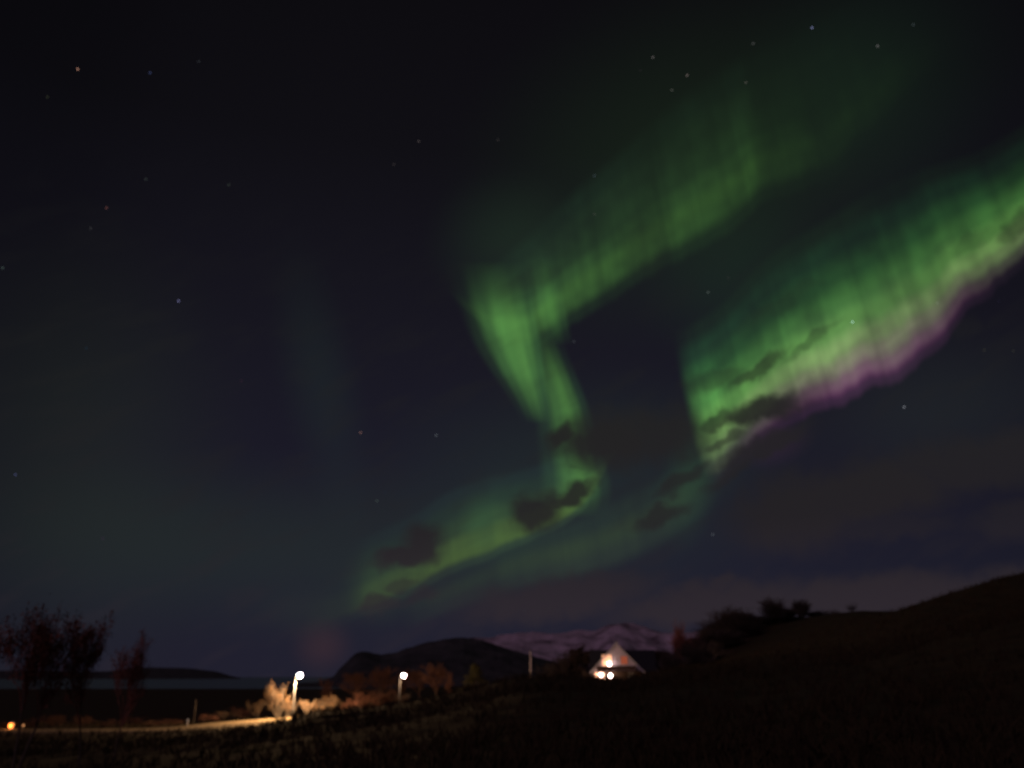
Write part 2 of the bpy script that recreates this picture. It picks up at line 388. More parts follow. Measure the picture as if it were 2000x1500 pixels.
# ------------------------------------------------------------------ terrain
CX = np.array([-2500, -600, 0, 250, 400, 540, 620, 700, 800, 900, 1030, 1110, 1200, 1300, 1400, 1500, 1620, 1700, 1765, 1850, 2000, 2300, 4200], float)
DD = np.array([0, 16, 32, 55, 78, 98, 120, 146, 175, 215, 300, 480, 1000, 2200, 2900, 30000], float)
def rows(x, *v): return v
def H(px, D): return -(px - 1322) / 1806 * D          # height under the eye that puts a surface on photo row px at distance D
TAB = {
 #         0     16    32          55          78          98           120          146          175          215          300          480   1000 2200  2900 30000
 -2500: [-1.6, -2.3, -3.4, -4.6, -5.3, -5.5, -6.3, -7.5, -9, -11, -14.5, -20, -27, -29.4, -34, -60],
 -600:  [-1.6, -2.3, -3.4, -4.6, -5.3, -5.5, -6.3, -7.5, -9, -11, -14.5, -20, -27, -29.4, -34, -60],
 0:     [-1.6, -2.25, -3.4, -4.5, -5.1, -5.35, -6.0, -7.3, -9, -11, -14.5, -20, -27, -29.3, -34, -60],
 250:   [-1.6, -2.1, -3.1, -4.2, H(1446, 78), -5.6, -6.1, -7.4, -9, -11, -14.5, -20, -27, -29.3, -34, -60],
 400:   [-1.6, -2.0, -2.85, -3.9, H(1438, 78), -5.5, -5.9, -7.2, -9, -11, -14.5, -20, -27, -29.3, -34, -60],
 540:   [-1.6, -1.9, -2.6, -3.4, H(1412, 78), -5.3, -5.4, -6.5, -8.5, -10.5, -14, -20, -27, -29.3, -34, -60],
 620:   [-1.6, -1.85, -2.4, -3.0, H(1390, 78), -4.8, -5.1, -5.6, -7.5, -9.5, -13, -19, -27, -29.3, -34, -60],
 700:   [-1.6, -1.8, -2.25, -2.7, H(1384, 78), -4.3, -5.0, -5.2, -6.5, -8.5, -12, -18, -26, -29.3, -34, -60],
 800:   [-1.6, -1.7, -2.0, -2.2, H(1374, 78), -3.4, -4.7, -5.0, -5.6, -7, -10, -16, -25, -29.3, -30, -30],
 900:   [-1.6, -1.6, -1.7, -1.6, H(1352, 78), -2.0, -3.6, -4.3, -4.6, -5.5, -8, -13, -24, -29, -25, -25],
 1030:  [-1.6, -1.5, -1.25, -.7, H(1325, 78), -.5, -1.6, -2.3, -2.6, -3.5, -5, -9, -20, -28, -20, -20],
 1110:  [-1.6, -1.4, -1.15, -.65, H(1326, 78), -.25, -1.2, -1.8, -1.8, -2.4, -4, -7, -18, -26, -20, -20],
 1200:  [-1.6, -1.35, -1.1, -.75, H(1333, 78), H(1332, 98), -1.1, -1.4, -1.3, -1.4, -3, -6, -16, -25, -20, -20],
 1300:  [-1.6, -1.3, -1.0, -.4, H(1318, 78), H(1311, 98), .6, .5, .9, 1.4, 1, -2, -14, -24, -20, -20],
 1400:  [-1.6, -1.25, -.85, -.1, H(1306, 78), H(1300, 98), 1.6, 2.6, 5.4, 8.0, 6, 0, -12, -24, -20, -20],
 1500:  [-1.6, -1.2, -.65, .2, H(1294, 78), H(1286, 98), 2.9, 5.0, 8.4, H(1214, 215), 10, 4, -10, -24, -20, -20],
 1620:  [-1.6, -1.1, -.4, .7, H(1279, 78), H(1262, 98), 5.4, 8.5, 11.8, H(1204, 215), 13, 6, -8, -24, -20, -20],
 1700:  [-1.6, -1.05, -.25, 1.1, H(1264, 78), H(1238, 98), 7.2, 10.3, 12.8, H(1196, 215), 14, 7, -8, -24, -20, -20],
 1765:  [-1.6, -1.0, -.05, 1.6, H(1242, 78), H(1213, 98), H(1193, 120), 10.5, 12.5, H(1196, 215), 14, 7, -8, -24, -20, -20],
 1850:  [-1.6, -.95, .2, 2.3, H(1222, 78), H(1186, 98), H(1165, 120), 12.2, 13, 14, 13, 7, -8, -24, -20, -20],
 2000:  [-1.6, -.85, .7, 3.4, H(1192, 78), H(1146, 98), H(1121, 120), 15.5, 16.3, 16, 14, 8, -8, -24, -20, -20],
 2300:  [-1.6, -.6, 1.6, 5.6, 9.5, 13.5, 17.5, 21, 23, 23, 20, 10, -8, -24, -20, -20],
 4200:  [-1.6, -.2, 3, 8, 13, 18, 23, 28, 31, 31, 26, 12, -8, -24, -20, -20],
}
T = np.array([TAB[int(c)] for c in CX])
CU = (CX - 1000) / F * cp
def hermite(xk, yk, x):
    """limited cubic through knots; yk (..., n) per sample or shared"""
    h = np.diff(xk); d = np.diff(yk, axis=-1) / h
    m = np.zeros_like(yk)
    a, b = d[..., :-1], d[..., 1:]
    m[..., 1:-1] = np.where(a * b > 0, 2 * a * b / (a + b + 1e-30), 0)
    m[..., 0] = d[..., 0]; m[..., -1] = d[..., -1]
    x = np.clip(x, xk[0], xk[-1])
    i = np.clip(np.searchsorted(xk, x) - 1, 0, len(xk) - 2)
    t = (x - xk[i]) / h[i]
    r = np.arange(yk.shape[0]) if yk.ndim == 2 else None
    g_ = (lambda A, j: A[r, j]) if yk.ndim == 2 else (lambda A, j: A[j])
    y0, y1, m0, m1 = g_(yk, i), g_(yk, i + 1), g_(m, i) * h[i], g_(m, i + 1) * h[i]
    return (2 * t**3 - 3 * t**2 + 1) * y0 + (t**3 - 2 * t**2 + t) * m0 + (-2 * t**3 + 3 * t**2) * y1 + (t**3 - t**2) * m1

def vnoise(x, y, seed=0):
    """value noise, smooth, vectorised"""
    xi, yi = np.floor(x).astype(np.int64), np.floor(y).astype(np.int64)
    fx, fy = x - xi, y - yi
    fx, fy = fx * fx * (3 - 2 * fx), fy * fy * (3 - 2 * fy)
    def hsh(a, b):
        n = (a * 374761393 + b * 668265263 + seed * 974634777) & 0x7fffffff
        n = ((n ^ (n >> 13)) * 1274126177) & 0x7fffffff
        return ((n ^ (n >> 16)) & 0xffff) / 65535.0
    return (hsh(xi, yi) * (1 - fx) + hsh(xi + 1, yi) * fx) * (1 - fy) + (hsh(xi, yi + 1) * (1 - fx) + hsh(xi + 1, yi + 1) * fx) * fy
def fbm(x, y, o=4, seed=0):
    s, a, t = 0, 1, 0
    for k in range(o):
        s = s + a * (vnoise(x * 2**k, y * 2**k, seed + k) - .5); t += a; a *= .5
    return s / t

# the road, as distances along columns of the photograph
RP = [(-900, 80), (-300, 86), (0, 92), (200, 97), (380, 103), (480, 112.5), (560, 117), (640, 121.5), (760, 139), (880, 150), (1020, 147), (1150, 137), (1240, 131)]
RXY = np.array([((X - 1000) / F * cp * D, D) for X, D in RP])
def dense(P, n=16):
    out = []
    for i in range(len(P) - 1):
        p0, p1, p2, p3 = P[max(i - 1, 0)], P[i], P[i + 1], P[min(i + 2, len(P) - 1)]
        for k in range(n):
            t = k / n
            out.append(.5 * (2 * p1 + (p2 - p0) * t + (2 * p0 - 5 * p1 + 4 * p2 - p3) * t**2 + (3 * p1 - p0 - 3 * p2 + p3) * t**3))
    out.append(P[-1]); return np.array(out)
ROAD = dense(RXY)

def raw_h(x, y):
    x, y = np.atleast_1d(np.asarray(x, float)), np.atleast_1d(np.asarray(y, float))
    yy = np.where(y < 14, 14 + 0 * y, y)
    u = np.clip(x / yy, CU[0], CU[-1])
    # interpolate along distance for every column, then across columns
    cols = np.stack([hermite(DD, T[c], np.maximum(y, 0)) for c in range(len(CX))], axis=1)
    z = hermite(CU, cols, u)
    r = np.hypot(x, y)
    z = z + fbm(x / 7, y / 7, 4, 3) * np.clip((r - 4) / 30, 0, .5) + fbm(x / 1.3, y / 1.3, 2, 9) * .10
    return z + EYE
ROADZ = raw_h(ROAD[:, 0], ROAD[:, 1])
ROADZ = np.convolve(np.pad(ROADZ, 12, mode='edge'), np.ones(25) / 25, 'valid')
def road_dist(x, y):
    best = np.full(x.shape, 1e9); bz = np.zeros(x.shape)
    for k in range(len(ROAD)):
        d = np.hypot(x - ROAD[k, 0], y - ROAD[k, 1]); w = d < best
        best = np.where(w, d, best); bz = np.where(w, ROADZ[k], bz)
    return best, bz
HS = np.array([(1206 - 1000) / F * cp * 143, 146.0])
def hgt(x, y):
    z = raw_h(x, y)
    x, y = np.atleast_1d(np.asarray(x, float)), np.atleast_1d(np.asarray(y, float))
    d, bz = road_dist(x, y)
    w = np.clip((d - 4.0) / 5, 0, 1); w = w * w * (3 - 2 * w)
    z = (bz - .16) * (1 - w) + z * w
    dh = np.hypot((x - HS[0]) / 1.3, y - HS[1] - 3); w = np.clip((dh - 8) / 8, 0, 1); w = w * w * (3 - 2 * w)
    return (EYE - 1.4) * (1 - w) + z * w
def h1(x, y): return float(hgt(x, y)[0])

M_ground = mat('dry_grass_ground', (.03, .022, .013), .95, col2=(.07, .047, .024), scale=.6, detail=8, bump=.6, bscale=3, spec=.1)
N = 470
t = np.linspace(-1, 1, N)
ax_ = 26 * np.sinh(t * math.asinh(30000 / 26))
ay_ = 30 * np.sinh(t * math.asinh(30000 / 30)) + 60
gx, gy = np.meshgrid(ax_, ay_)
gz = hgt(gx.ravel(), gy.ravel())
me = bpy.data.meshes.new('ground')
i = np.arange(N * N).reshape(N, N)
q = np.stack([i[:-1, :-1], i[:-1, 1:], i[1:, 1:], i[1:, :-1]], -1).reshape(-1, 4)
me.from_pydata(np.stack([gx.ravel(), gy.ravel(), gz], 1).tolist(), [], q.tolist())
me.polygons.foreach_set('use_smooth', [True] * len(q))
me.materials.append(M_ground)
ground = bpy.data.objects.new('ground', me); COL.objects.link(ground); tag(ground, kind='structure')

# road strip with verge height
M_road = mat('gravel_road', (.20, .145, .08), .85, col2=(.30, .22, .12), scale=1.5, detail=8, bump=.3, bscale=12)
mb = MB(); W = 3.3
L = []
for k in range(len(ROAD)):
    tdir = ROAD[min(k + 1, len(ROAD) - 1)] - ROAD[max(k - 1, 0)]; tdir = tdir / np.linalg.norm(tdir)
    nrm = np.array([-tdir[1], tdir[0]])
    L.append([(*(ROAD[k] + nrm * o), ROADZ[k] + dz) for o, dz in ((-W - .5, -.4), (-W, .02), (0, .08), (W, .02), (W + .5, -.4))])
for k in range(len(L) - 1):
    for j in range(4): mb.quad([L[k][j], L[k + 1][j], L[k + 1][j + 1], L[k][j + 1]])
tag(mb.build('road', M_road), kind='structure')

# sea
sea_m = mat('sea', (.006, .008, .012), .22, bump=.35, bscale=.25, spec=.5)
mb = MB(); mb.quad([(-60000, 200, 0), (60000, 200, 0), (60000, 100000, 0), (-60000, 100000, 0)])
tag(mb.build('sea', sea_m), kind='structure')

# far hills
def ridge(name, prof, D, depth, material, rough, nx=220, ny=50, floor=0, seed=1, peaky=1.0, jag=8.0):
    us = np.array([(p[0] - 1000) / F * cp for p in prof]); hs = np.array([(1322 - p[1]) / 1806 * D for p in prof])
    xs = np.linspace(us[0], us[-1], nx); ys = np.linspace(-1, 1, ny)
    X, Yv = np.meshgrid(xs, ys)
    hh = np.interp(xs, us, hs)
    hh = np.convolve(np.pad(hh, 2, mode='edge'), [.1, .2, .4, .2, .1], 'valid')[None, :]
    hh = hh + (hh > 12) * fbm(xs * D / (depth * .12), xs * 0 + seed, 4, seed + 30)[None, :] * jag
    prof_y = np.clip(1 - np.abs(Yv), 0, 1) ** peaky
    wx = X * D; wy = D + Yv * depth
    n1 = fbm(wx / (depth * .35), wy / (depth * .35), 5, seed)
    base = EYE + floor
    z = floor + (hh + EYE - floor) * np.clip(prof_y + n1 * rough * (1 - prof_y) * prof_y * 4, 0, 1) + (n1 * hh * rough * .25)
    z = np.where(np.abs(Yv) > .999, floor - 10, z)
    me = bpy.data.meshes.new(name)
    i = np.arange(nx * ny).reshape(ny, nx)
    q = np.stack([i[:-1, :-1], i[:-1, 1:], i[1:, 1:], i[1:, :-1]], -1).reshape(-1, 4)
    me.from_pydata(np.stack([wx.ravel() * (wy.ravel() / D), wy.ravel(), z.ravel()], 1).tolist(), [], q.tolist())
    me.polygons.foreach_set('use_smooth', [True] * len(q)); me.materials.append(material)
    o = bpy.data.objects.new(name, me); COL.objects.link(o); tag(o, kind='structure'); return o

M_hill = mat('haze_lifted_hill', (.045, .05, .055), .95, col2=(.09, .095, .10), scale=.01, detail=6, spec=.05)  # hill tone lightened to stand in for distance haze
ridge('dark_hill', [(560, 1335), (620, 1332), (650, 1322), (672, 1298), (690, 1277), (705, 1272), (745, 1276), (775, 1272), (800, 1262), (840, 1250), (880, 1243), (905, 1242), (925, 1246), (960, 1254), (1000, 1266), (1045, 1280), (1100, 1296), (1200, 1312), (1330, 1330)], 3200, 600, M_hill, .5, seed=4, jag=20)
# snowy mountain: snow with dark rock showing through
M_snow = mat('snow_and_rock', (.06, .05, .06), .9, col2=(.62, .52, .66), scale=.0032, detail=10, contrast=(.33, .52), spec=.1)
ridge('snowy_mountain', [(700, 1322), (820, 1275), (900, 1246), (950, 1247), (1000, 1248), (1050, 1240), (1090, 1238), (1130, 1230), (1165, 1232), (1190, 1222), (1215, 1219), (1240, 1224), (1265, 1232), (1300, 1240), (1350, 1238), (1400, 1226), (1450, 1236), (1550, 1262), (1750, 1322)], 9500, 2600, M_snow, .9, 420, 120, seed=11, jag=35)
ridge('far_headland', [(-300, 1322), (-100, 1312), (60, 1308), (160, 1312), (230, 1310), (270, 1303), (300, 1303), (350, 1304), (380, 1306), (400, 1309), (420, 1311), (448, 1319), (470, 1324)], 15000, 1500, M_hill, .1, seed=7)

# grass tufts, near ones finer
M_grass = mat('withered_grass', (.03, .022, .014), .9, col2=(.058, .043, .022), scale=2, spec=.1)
rng = np.random.default_rng(5)
def tufts(n, Dlo, Dhi, ulo, uhi, size, spread=.25):
    D = Dlo * (Dhi / Dlo) ** rng.random(n); u = rng.uniform(ulo, uhi, n)
    x, y = u * D, D
    rd, _ = road_dist(x, y); ok = rd > 4.2
    x, y = x[ok], y[ok]; z = hgt(x, y)
    V, Fc = [], []
    for k in range(len(x)):
        for b in range(5):
            a = rng.uniform(0, 2 * math.pi); hh = size * rng.uniform(.5, 1.2); w = size * .06
            ox, oy = rng.normal(0, spread * size, 2); lx, ly = rng.normal(0, .35 * hh, 2)
            dx, dy = math.cos(a) * w, math.sin(a) * w
            i = len(V)
            V += [(x[k] + ox - dx, y[k] + oy - dy, z[k] - .05), (x[k] + ox + dx, y[k] + oy + dy, z[k] - .05),
                  (x[k] + ox + lx * .5 + dx * .6, y[k] + oy + ly * .5 + dy * .6, z[k] + hh * .6), (x[k] + ox + lx, y[k] + oy + ly, z[k] + hh)]
            Fc += [(i, i + 1, i + 2), (i, i + 2, i + 3)]
    return V, Fc
V, Fc = [], []
for args in ((5000, 9, 60, -.85, .85, .35), (5000, 50, 135, -.75, .75, .55)):
    v, f = tufts(*args); o = len(V); V += v; Fc += [tuple(o + q for q in t_) for t_ in f]
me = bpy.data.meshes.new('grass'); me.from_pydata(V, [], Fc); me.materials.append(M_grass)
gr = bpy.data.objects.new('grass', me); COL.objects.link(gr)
tag(gr, 'withered brown grass covering the dark hillside', 'grass', kind='stuff')

# ------------------------------------------------------------------ plants
M_bark = mat('bark', (.07, .055, .045), .9, col2=(.12, .10, .085), scale=5)
M_twig_red = mat('red_brown_twigs', (.26, .095, .07), .85, col2=(.42, .16, .12), scale=9)
M_twig_dim = mat('brown_twigs', (.11, .045, .035), .85, col2=(.17, .075, .05), scale=9)
M_leaf_b = mat('brown_autumn_leaves', (.13, .06, .038), .8, col2=(.06, .03, .022), scale=9)
M_leaf_y = mat('yellow_autumn_leaves', (.36, .21, .09), .8, col2=(.10, .045, .028), scale=6)
M_leaf_r = mat('rusty_autumn_leaves', (.30, .11, .075), .8, col2=(.06, .03, .02), scale=9)
M_leaf_d = mat('dark_leaves', (.05, .036, .026), .85, col2=(.09, .06, .045), scale=9)
M_leaf_c = mat('olive_needles', (.07, .07, .025), .85, col2=(.10, .09, .03), scale=9)

def seg_branch(rs, segs, p, d, length, r, lvl, maxl, up, nch, leafpts, wig=.18, low=.3):
    n = 4 if lvl < 2 else 3
    pts = [p.copy()]; rad = [r]
    for k in range(n):
        d = (d + Vector((rs.gauss(0, wig), rs.gauss(0, wig), rs.gauss(0, wig * .5) + up * .12))).normalized()
        p = p + d * (length / n); pts.append(p.copy()); rad.append(r * (1 - .7 * (k + 1) / n))
    segs.append((lvl, pts, rad))
    if lvl == maxl:
        leafpts += pts[1:]; return
    for c in range(nch[lvl]):
        f = rs.uniform(.25, 1.0) if lvl else rs.uniform(low, 1)
        kk = min(int(f * n), n - 1); q = pts[kk].lerp(pts[kk + 1], f * n - kk)
        side = Vector((rs.gauss(0, 1), rs.gauss(0, 1), rs.gauss(0, .3)))
        side = (side - side.dot(d) * d).normalized()
        nd = (d * rs.uniform(.7, 1.0) + side * rs.uniform(.45, .8) + Vector((0, 0, up * .3))).normalized()
        seg_branch(rs, segs, q, nd, length * rs.uniform(.45, .68) * (1.15 - .35 * f), rad[kk] * .6, lvl + 1, maxl, up, nch, leafpts, wig)

def leaves(rs, mb, pts, per, size, spread):
    for p in pts:
        for _ in range(per if per >= 1 else (1 if rs.random() < per else 0)):
            c = p + Vector((rs.gauss(0, spread), rs.gauss(0, spread), rs.gauss(0, spread)))
            a = Vector((rs.gauss(0, 1), rs.gauss(0, 1), rs.gauss(0, 1))).normalized()
            b = a.cross(Vector((rs.gauss(0, 1), rs.gauss(0, 1), rs.gauss(0, 1)))).normalized()
            s = size * rs.uniform(.6, 1.3)
            mb.quad([c - a * s, c + b * s * .55, c + a * s, c - b * s * .55])

def make_plant(kind, seed):
    """a unit-height plant: returns mesh data for trunk and crown, and nominal half width"""
    rs = random.Random(seed)
    segs, lp = [], []
    tr, crn = MB(), MB()
    if kind in ('birch', 'birch_dark', 'twin', 'haze'):
        stems = 2 if kind == 'twin' else 1
        for s in range(stems):
            seg_branch(rs, segs, Vector((s * .03, 0, -.01)), Vector((rs.gauss(0, .03) + (s - (stems - 1) / 2) * .32, rs.gauss(0, .03), 1)).normalized(), .72, .016, 0, 3, .5, {'haze': [14, 7, 5], 'twin': [11, 7, 5], 'birch': [13, 6, 5], 'birch_dark': [17, 7, 4]}[kind], lp, .10, {'haze': .42, 'twin': .42, 'birch': .3, 'birch_dark': .1}[kind])
        for l, p, r in segs: (tr if l == 0 else crn).tube(p, r if l == 0 else [max(v, .0017) for v in r], 7 if l == 0 else 3, False)
        crn.cur = 1
        leaves(rs, crn, lp, {'haze': 2, 'twin': 2, 'birch': 2, 'birch_dark': 6}[kind], .013, .022)
        mats = {'birch': [M_twig_dim, M_leaf_b], 'birch_dark': [M_bark, M_leaf_d]}.get(kind, [M_twig_red, M_leaf_r])
    elif kind in ('shrub_y', 'shrub_r', 'shrub_d'):
        for s in range(9):
            a = rs.uniform(0, 6.28); tl = rs.uniform(.1, .5)
            seg_branch(rs, segs, Vector((math.cos(a) * .05, math.sin(a) * .05, -.02)), Vector((math.cos(a) * tl, math.sin(a) * tl, 1)).normalized(), rs.uniform(.55, .9), .014, 0, 2, .5, [6, 5], lp, .14)
        for l, p, r in segs: (tr if l == 0 else crn).tube(p, r if l == 0 else [max(v, .004) for v in r], 6 if l == 0 else 3, False)
        crn.cur = 1
        leaves(rs, crn, lp, 1, .019, .03)
        mats = {'shrub_y': [M_bark, M_leaf_y], 'shrub_r': [M_twig_dim, M_leaf_b], 'shrub_d': [M_bark, M_leaf_d]}[kind]
    elif kind in ('thicket', 'thicket_r'):
        for s in range(16):
            a = rs.uniform(0, 6.28); tl = rs.uniform(.02, .28); o = rs.uniform(.02, .13)
            seg_branch(rs, segs, Vector((math.cos(a) * o, math.sin(a) * o, -.05)), Vector((math.cos(a) * tl, math.sin(a) * tl, 1)).normalized(), rs.uniform(.6, .95), .012, 0, 2, .8, [12, 6], lp, .09, .05)
        for l, p, r in segs: (tr if l == 0 else crn).tube(p, r if l == 0 else [max(v, .003) for v in r], 6 if l == 0 else 3, False)
        crn.cur = 1
        leaves(rs, crn, lp, 2, .014, .02)
        mats = [M_bark, M_leaf_d] if kind == 'thicket' else [M_twig_red, M_leaf_r]
    elif kind in ('round', 'round_r'):
        seg_branch(rs, segs, Vector((0, 0, -.01)), Vector((rs.gauss(0, .05), rs.gauss(0, .05), 1)).normalized(), .75, .03, 0, 3, .3, [18, 6, 4], lp, .1, .08)
        for l, p, r in segs: (tr if l == 0 else crn).tube(p, r if l == 0 else [max(v, .003) for v in r], 7 if l == 0 else 3, False)
        crn.cur = 1
        leaves(rs, crn, lp, 6, .02, .035)
        mats = [M_bark, M_leaf_d if kind == 'round' else M_leaf_r]
    else:  # conifer / columnar
        wide = .26 if kind == 'conifer' else .11
        tr.tube([(0, 0, -.01), (rs.gauss(0, .01), 0, .5), (0, 0, .99)], [.018, .011, .002], 7, False)
        for k in range(170):
            z = .08 + .9 * rs.random() ** .9; w = wide * (1 - z) ** .8 * rs.uniform(.6, 1.15) + .01; a = rs.uniform(0, 6.28)
            tip = Vector((math.cos(a) * w, math.sin(a) * w, z + (-.04 if kind == 'conifer' else .1)))
            b0 = Vector((0, 0, z)); crn.cur = 0; crn.tube([b0, b0.lerp(tip, .5) + Vector((0, 0, .01)), tip], [.004, .003, .002], 3, False)
            crn.cur = 1
            leaves(rs, crn, [b0.lerp(tip, q) for q in (.35, .5, .65, .8, .92, 1)], 3, .014, .012)
        mats = [M_bark, M_leaf_c if kind == 'conifer' else M_leaf_r]
    top = max(max(v[2] for v in crn.v), max(v[2] for v in tr.v))
    for m_ in (tr, crn): m_.v = [(x / top, y / top, z / top) for x, y, z in m_.v]
    hw = np.percentile([abs(v[0]) for v in crn.v], 93)
    return tr.mesh('trunk', M_bark), crn.mesh('crown', mats), hw

VAR = {}
def variant(kind, k):
    if (kind, k) not in VAR: VAR[(kind, k)] = make_plant(kind, hash_(kind) + k * 17)
    return VAR[(kind, k)]
def hash_(s): return sum((i + 1) * ord(c) for i, c in enumerate(s))
rp = random.Random(77)
NV = {'birch': 3, 'haze': 2, 'twin': 1, 'birch_dark': 3, 'shrub_y': 3, 'shrub_r': 3, 'shrub_d': 2, 'round': 2, 'round_r': 1, 'thicket': 3, 'thicket_r': 1, 'conifer': 1, 'column': 1}
CNT = {}
def plant(kind, X, D, ytop, halfpx, name, label, cat, group=None, sink=0.0):
    x = (X - 1000) / F * cp * D; z = h1(x, D)
    hh = at(X, ytop, D)[2] - z
    CNT[kind] = CNT.get(kind, 0) + 1
    tm, cm, hw = variant(kind, CNT[kind] % NV[kind])
    wx = halfpx / F * cp * D / hw / 1.0
    o = empty(name, (x, D, z - sink), rp.uniform(-.5, .5) + (math.pi if rp.random() < .5 else 0), (wx, wx, hh))
    for nm, m_ in (('trunk', tm), ('crown', cm)):
        c = bpy.data.objects.new(nm, m_); COL.objects.link(c); c.parent = o
    return tag(o, label, cat, group)

RT = 'bare red-tinged trees at the left edge'
plant('twin', 66, 31, 1160, 60, 'birch_tree', 'tallest red-tinged bare tree near the left edge of the picture', 'tree', RT)
plant('haze', 184, 33, 1190, 50, 'birch_tree', 'middle bare tree of the left group, shorter than the red one beside it', 'tree', RT)
plant('haze', 246, 36, 1222, 36, 'birch_tree', 'thinner bare tree at the right end of the left tree group, apart from the others', 'tree', RT)
plant('haze', -22, 29, 1200, 52, 'birch_tree', 'bare tree cut off by the left edge of the picture', 'tree', RT)

RB = 'shrubs along the road at the left'
for X, D, yt, hp, lb in [(35, 98, 1408, 20, 'low shrub beside the orange lantern at the left edge'), (78, 99, 1400, 17, 'small reddish shrub by the road just right of the orange lantern'), (125, 101, 1394, 22, 'rusty shrub by the road behind the trunk of the middle bare tree'),
                         (175, 104, 1392, 18, 'rusty shrub by the road right of the bare trunks'), (228, 106, 1404, 22, 'low shrub by the road under the slim bare tree'), (262, 108, 1398, 24, 'brown roadside shrub at the start of the lit road strip'),
                         (318, 110, 1405, 26, 'low brown shrub behind the dim part of the road'), (352, 112, 1402, 20, 'low shrub left of the small roadside marker post'), (412, 118, 1394, 22, 'shrub behind the road just right of the marker post')]:
    plant('shrub_r', X, D, yt, hp, 'roadside_shrub', lb, 'shrub', RB)
LB = 'autumn shrubs lit by the street lamps'
for kind, X, D, yt, hp, lb in [
        ('shrub_y', 445, 125, 1384, 22, 'dim tan shrub at the left end of the lamplit row'), ('shrub_r', 478, 127, 1377, 20, 'rusty lamplit shrub behind the brightest part of the road'),
        ('shrub_y', 510, 126, 1368, 18, 'tan lamplit shrub left of the tall bright shrub'),
        ('shrub_y', 548, 121, 1326, 20, 'tall bright yellow shrub immediately left of the nearer street lamp'), ('shrub_y', 566, 122, 1358, 12, 'small yellow shrub at the foot of the nearer street lamp'),
        ('shrub_y', 600, 122, 1364, 15, 'orange shrub immediately right of the nearer street lamp'), ('shrub_y', 628, 124, 1364, 15, 'second shrub to the right of the nearer street lamp'),
        ('shrub_y', 655, 125, 1351, 17, 'pale tufted lamplit shrub, third to the right of the nearer street lamp'), ('shrub_r', 684, 126, 1362, 15, 'last brightly lit shrub before the dim thicket'),
        ('shrub_r', 715, 131, 1348, 22, 'dim rusty shrub where the thicket begins right of the bright row'), ('shrub_r', 748, 137, 1336, 22, 'tall dim shrub left of the farther street lamp'),
        ('shrub_y', 792, 143, 1352, 13, 'small brown shrub at the foot of the farther street lamp')]:
    plant(kind, X, D, yt, hp, 'lamplit_shrub', lb, 'shrub', LB)
TK = 'dim rusty trees of the thicket behind the road'
for kind, X, D, yt, hp, lb in [
        ('birch', 655, 168, 1322, 24, 'dim bare tree over the bright row at the foot of the dark hill'), ('birch', 700, 165, 1308, 26, 'dim bare tree below the steep left end of the dark hill'),
        ('birch', 738, 168, 1298, 26, 'rusty bare tree just left of the farther street lamp'), ('birch', 772, 172, 1303, 22, 'bare tree directly behind the farther street lamp'),
        ('birch', 822, 165, 1303, 24, 'rusty bare tree just right of the farther street lamp'), ('birch', 856, 160, 1292, 24, 'reddish bare tree midway between the farther lamp and the small conifer'),
        ('birch', 888, 158, 1306, 18, 'short bare tree immediately left of the small conifer')]:
    plant(kind, X, D, yt, hp, 'thicket_tree', lb, 'tree', TK)
plant('conifer', 928, 140, 1295, 24, 'conifer_tree', 'small olive cone-shaped conifer left of the pale pole', 'tree')

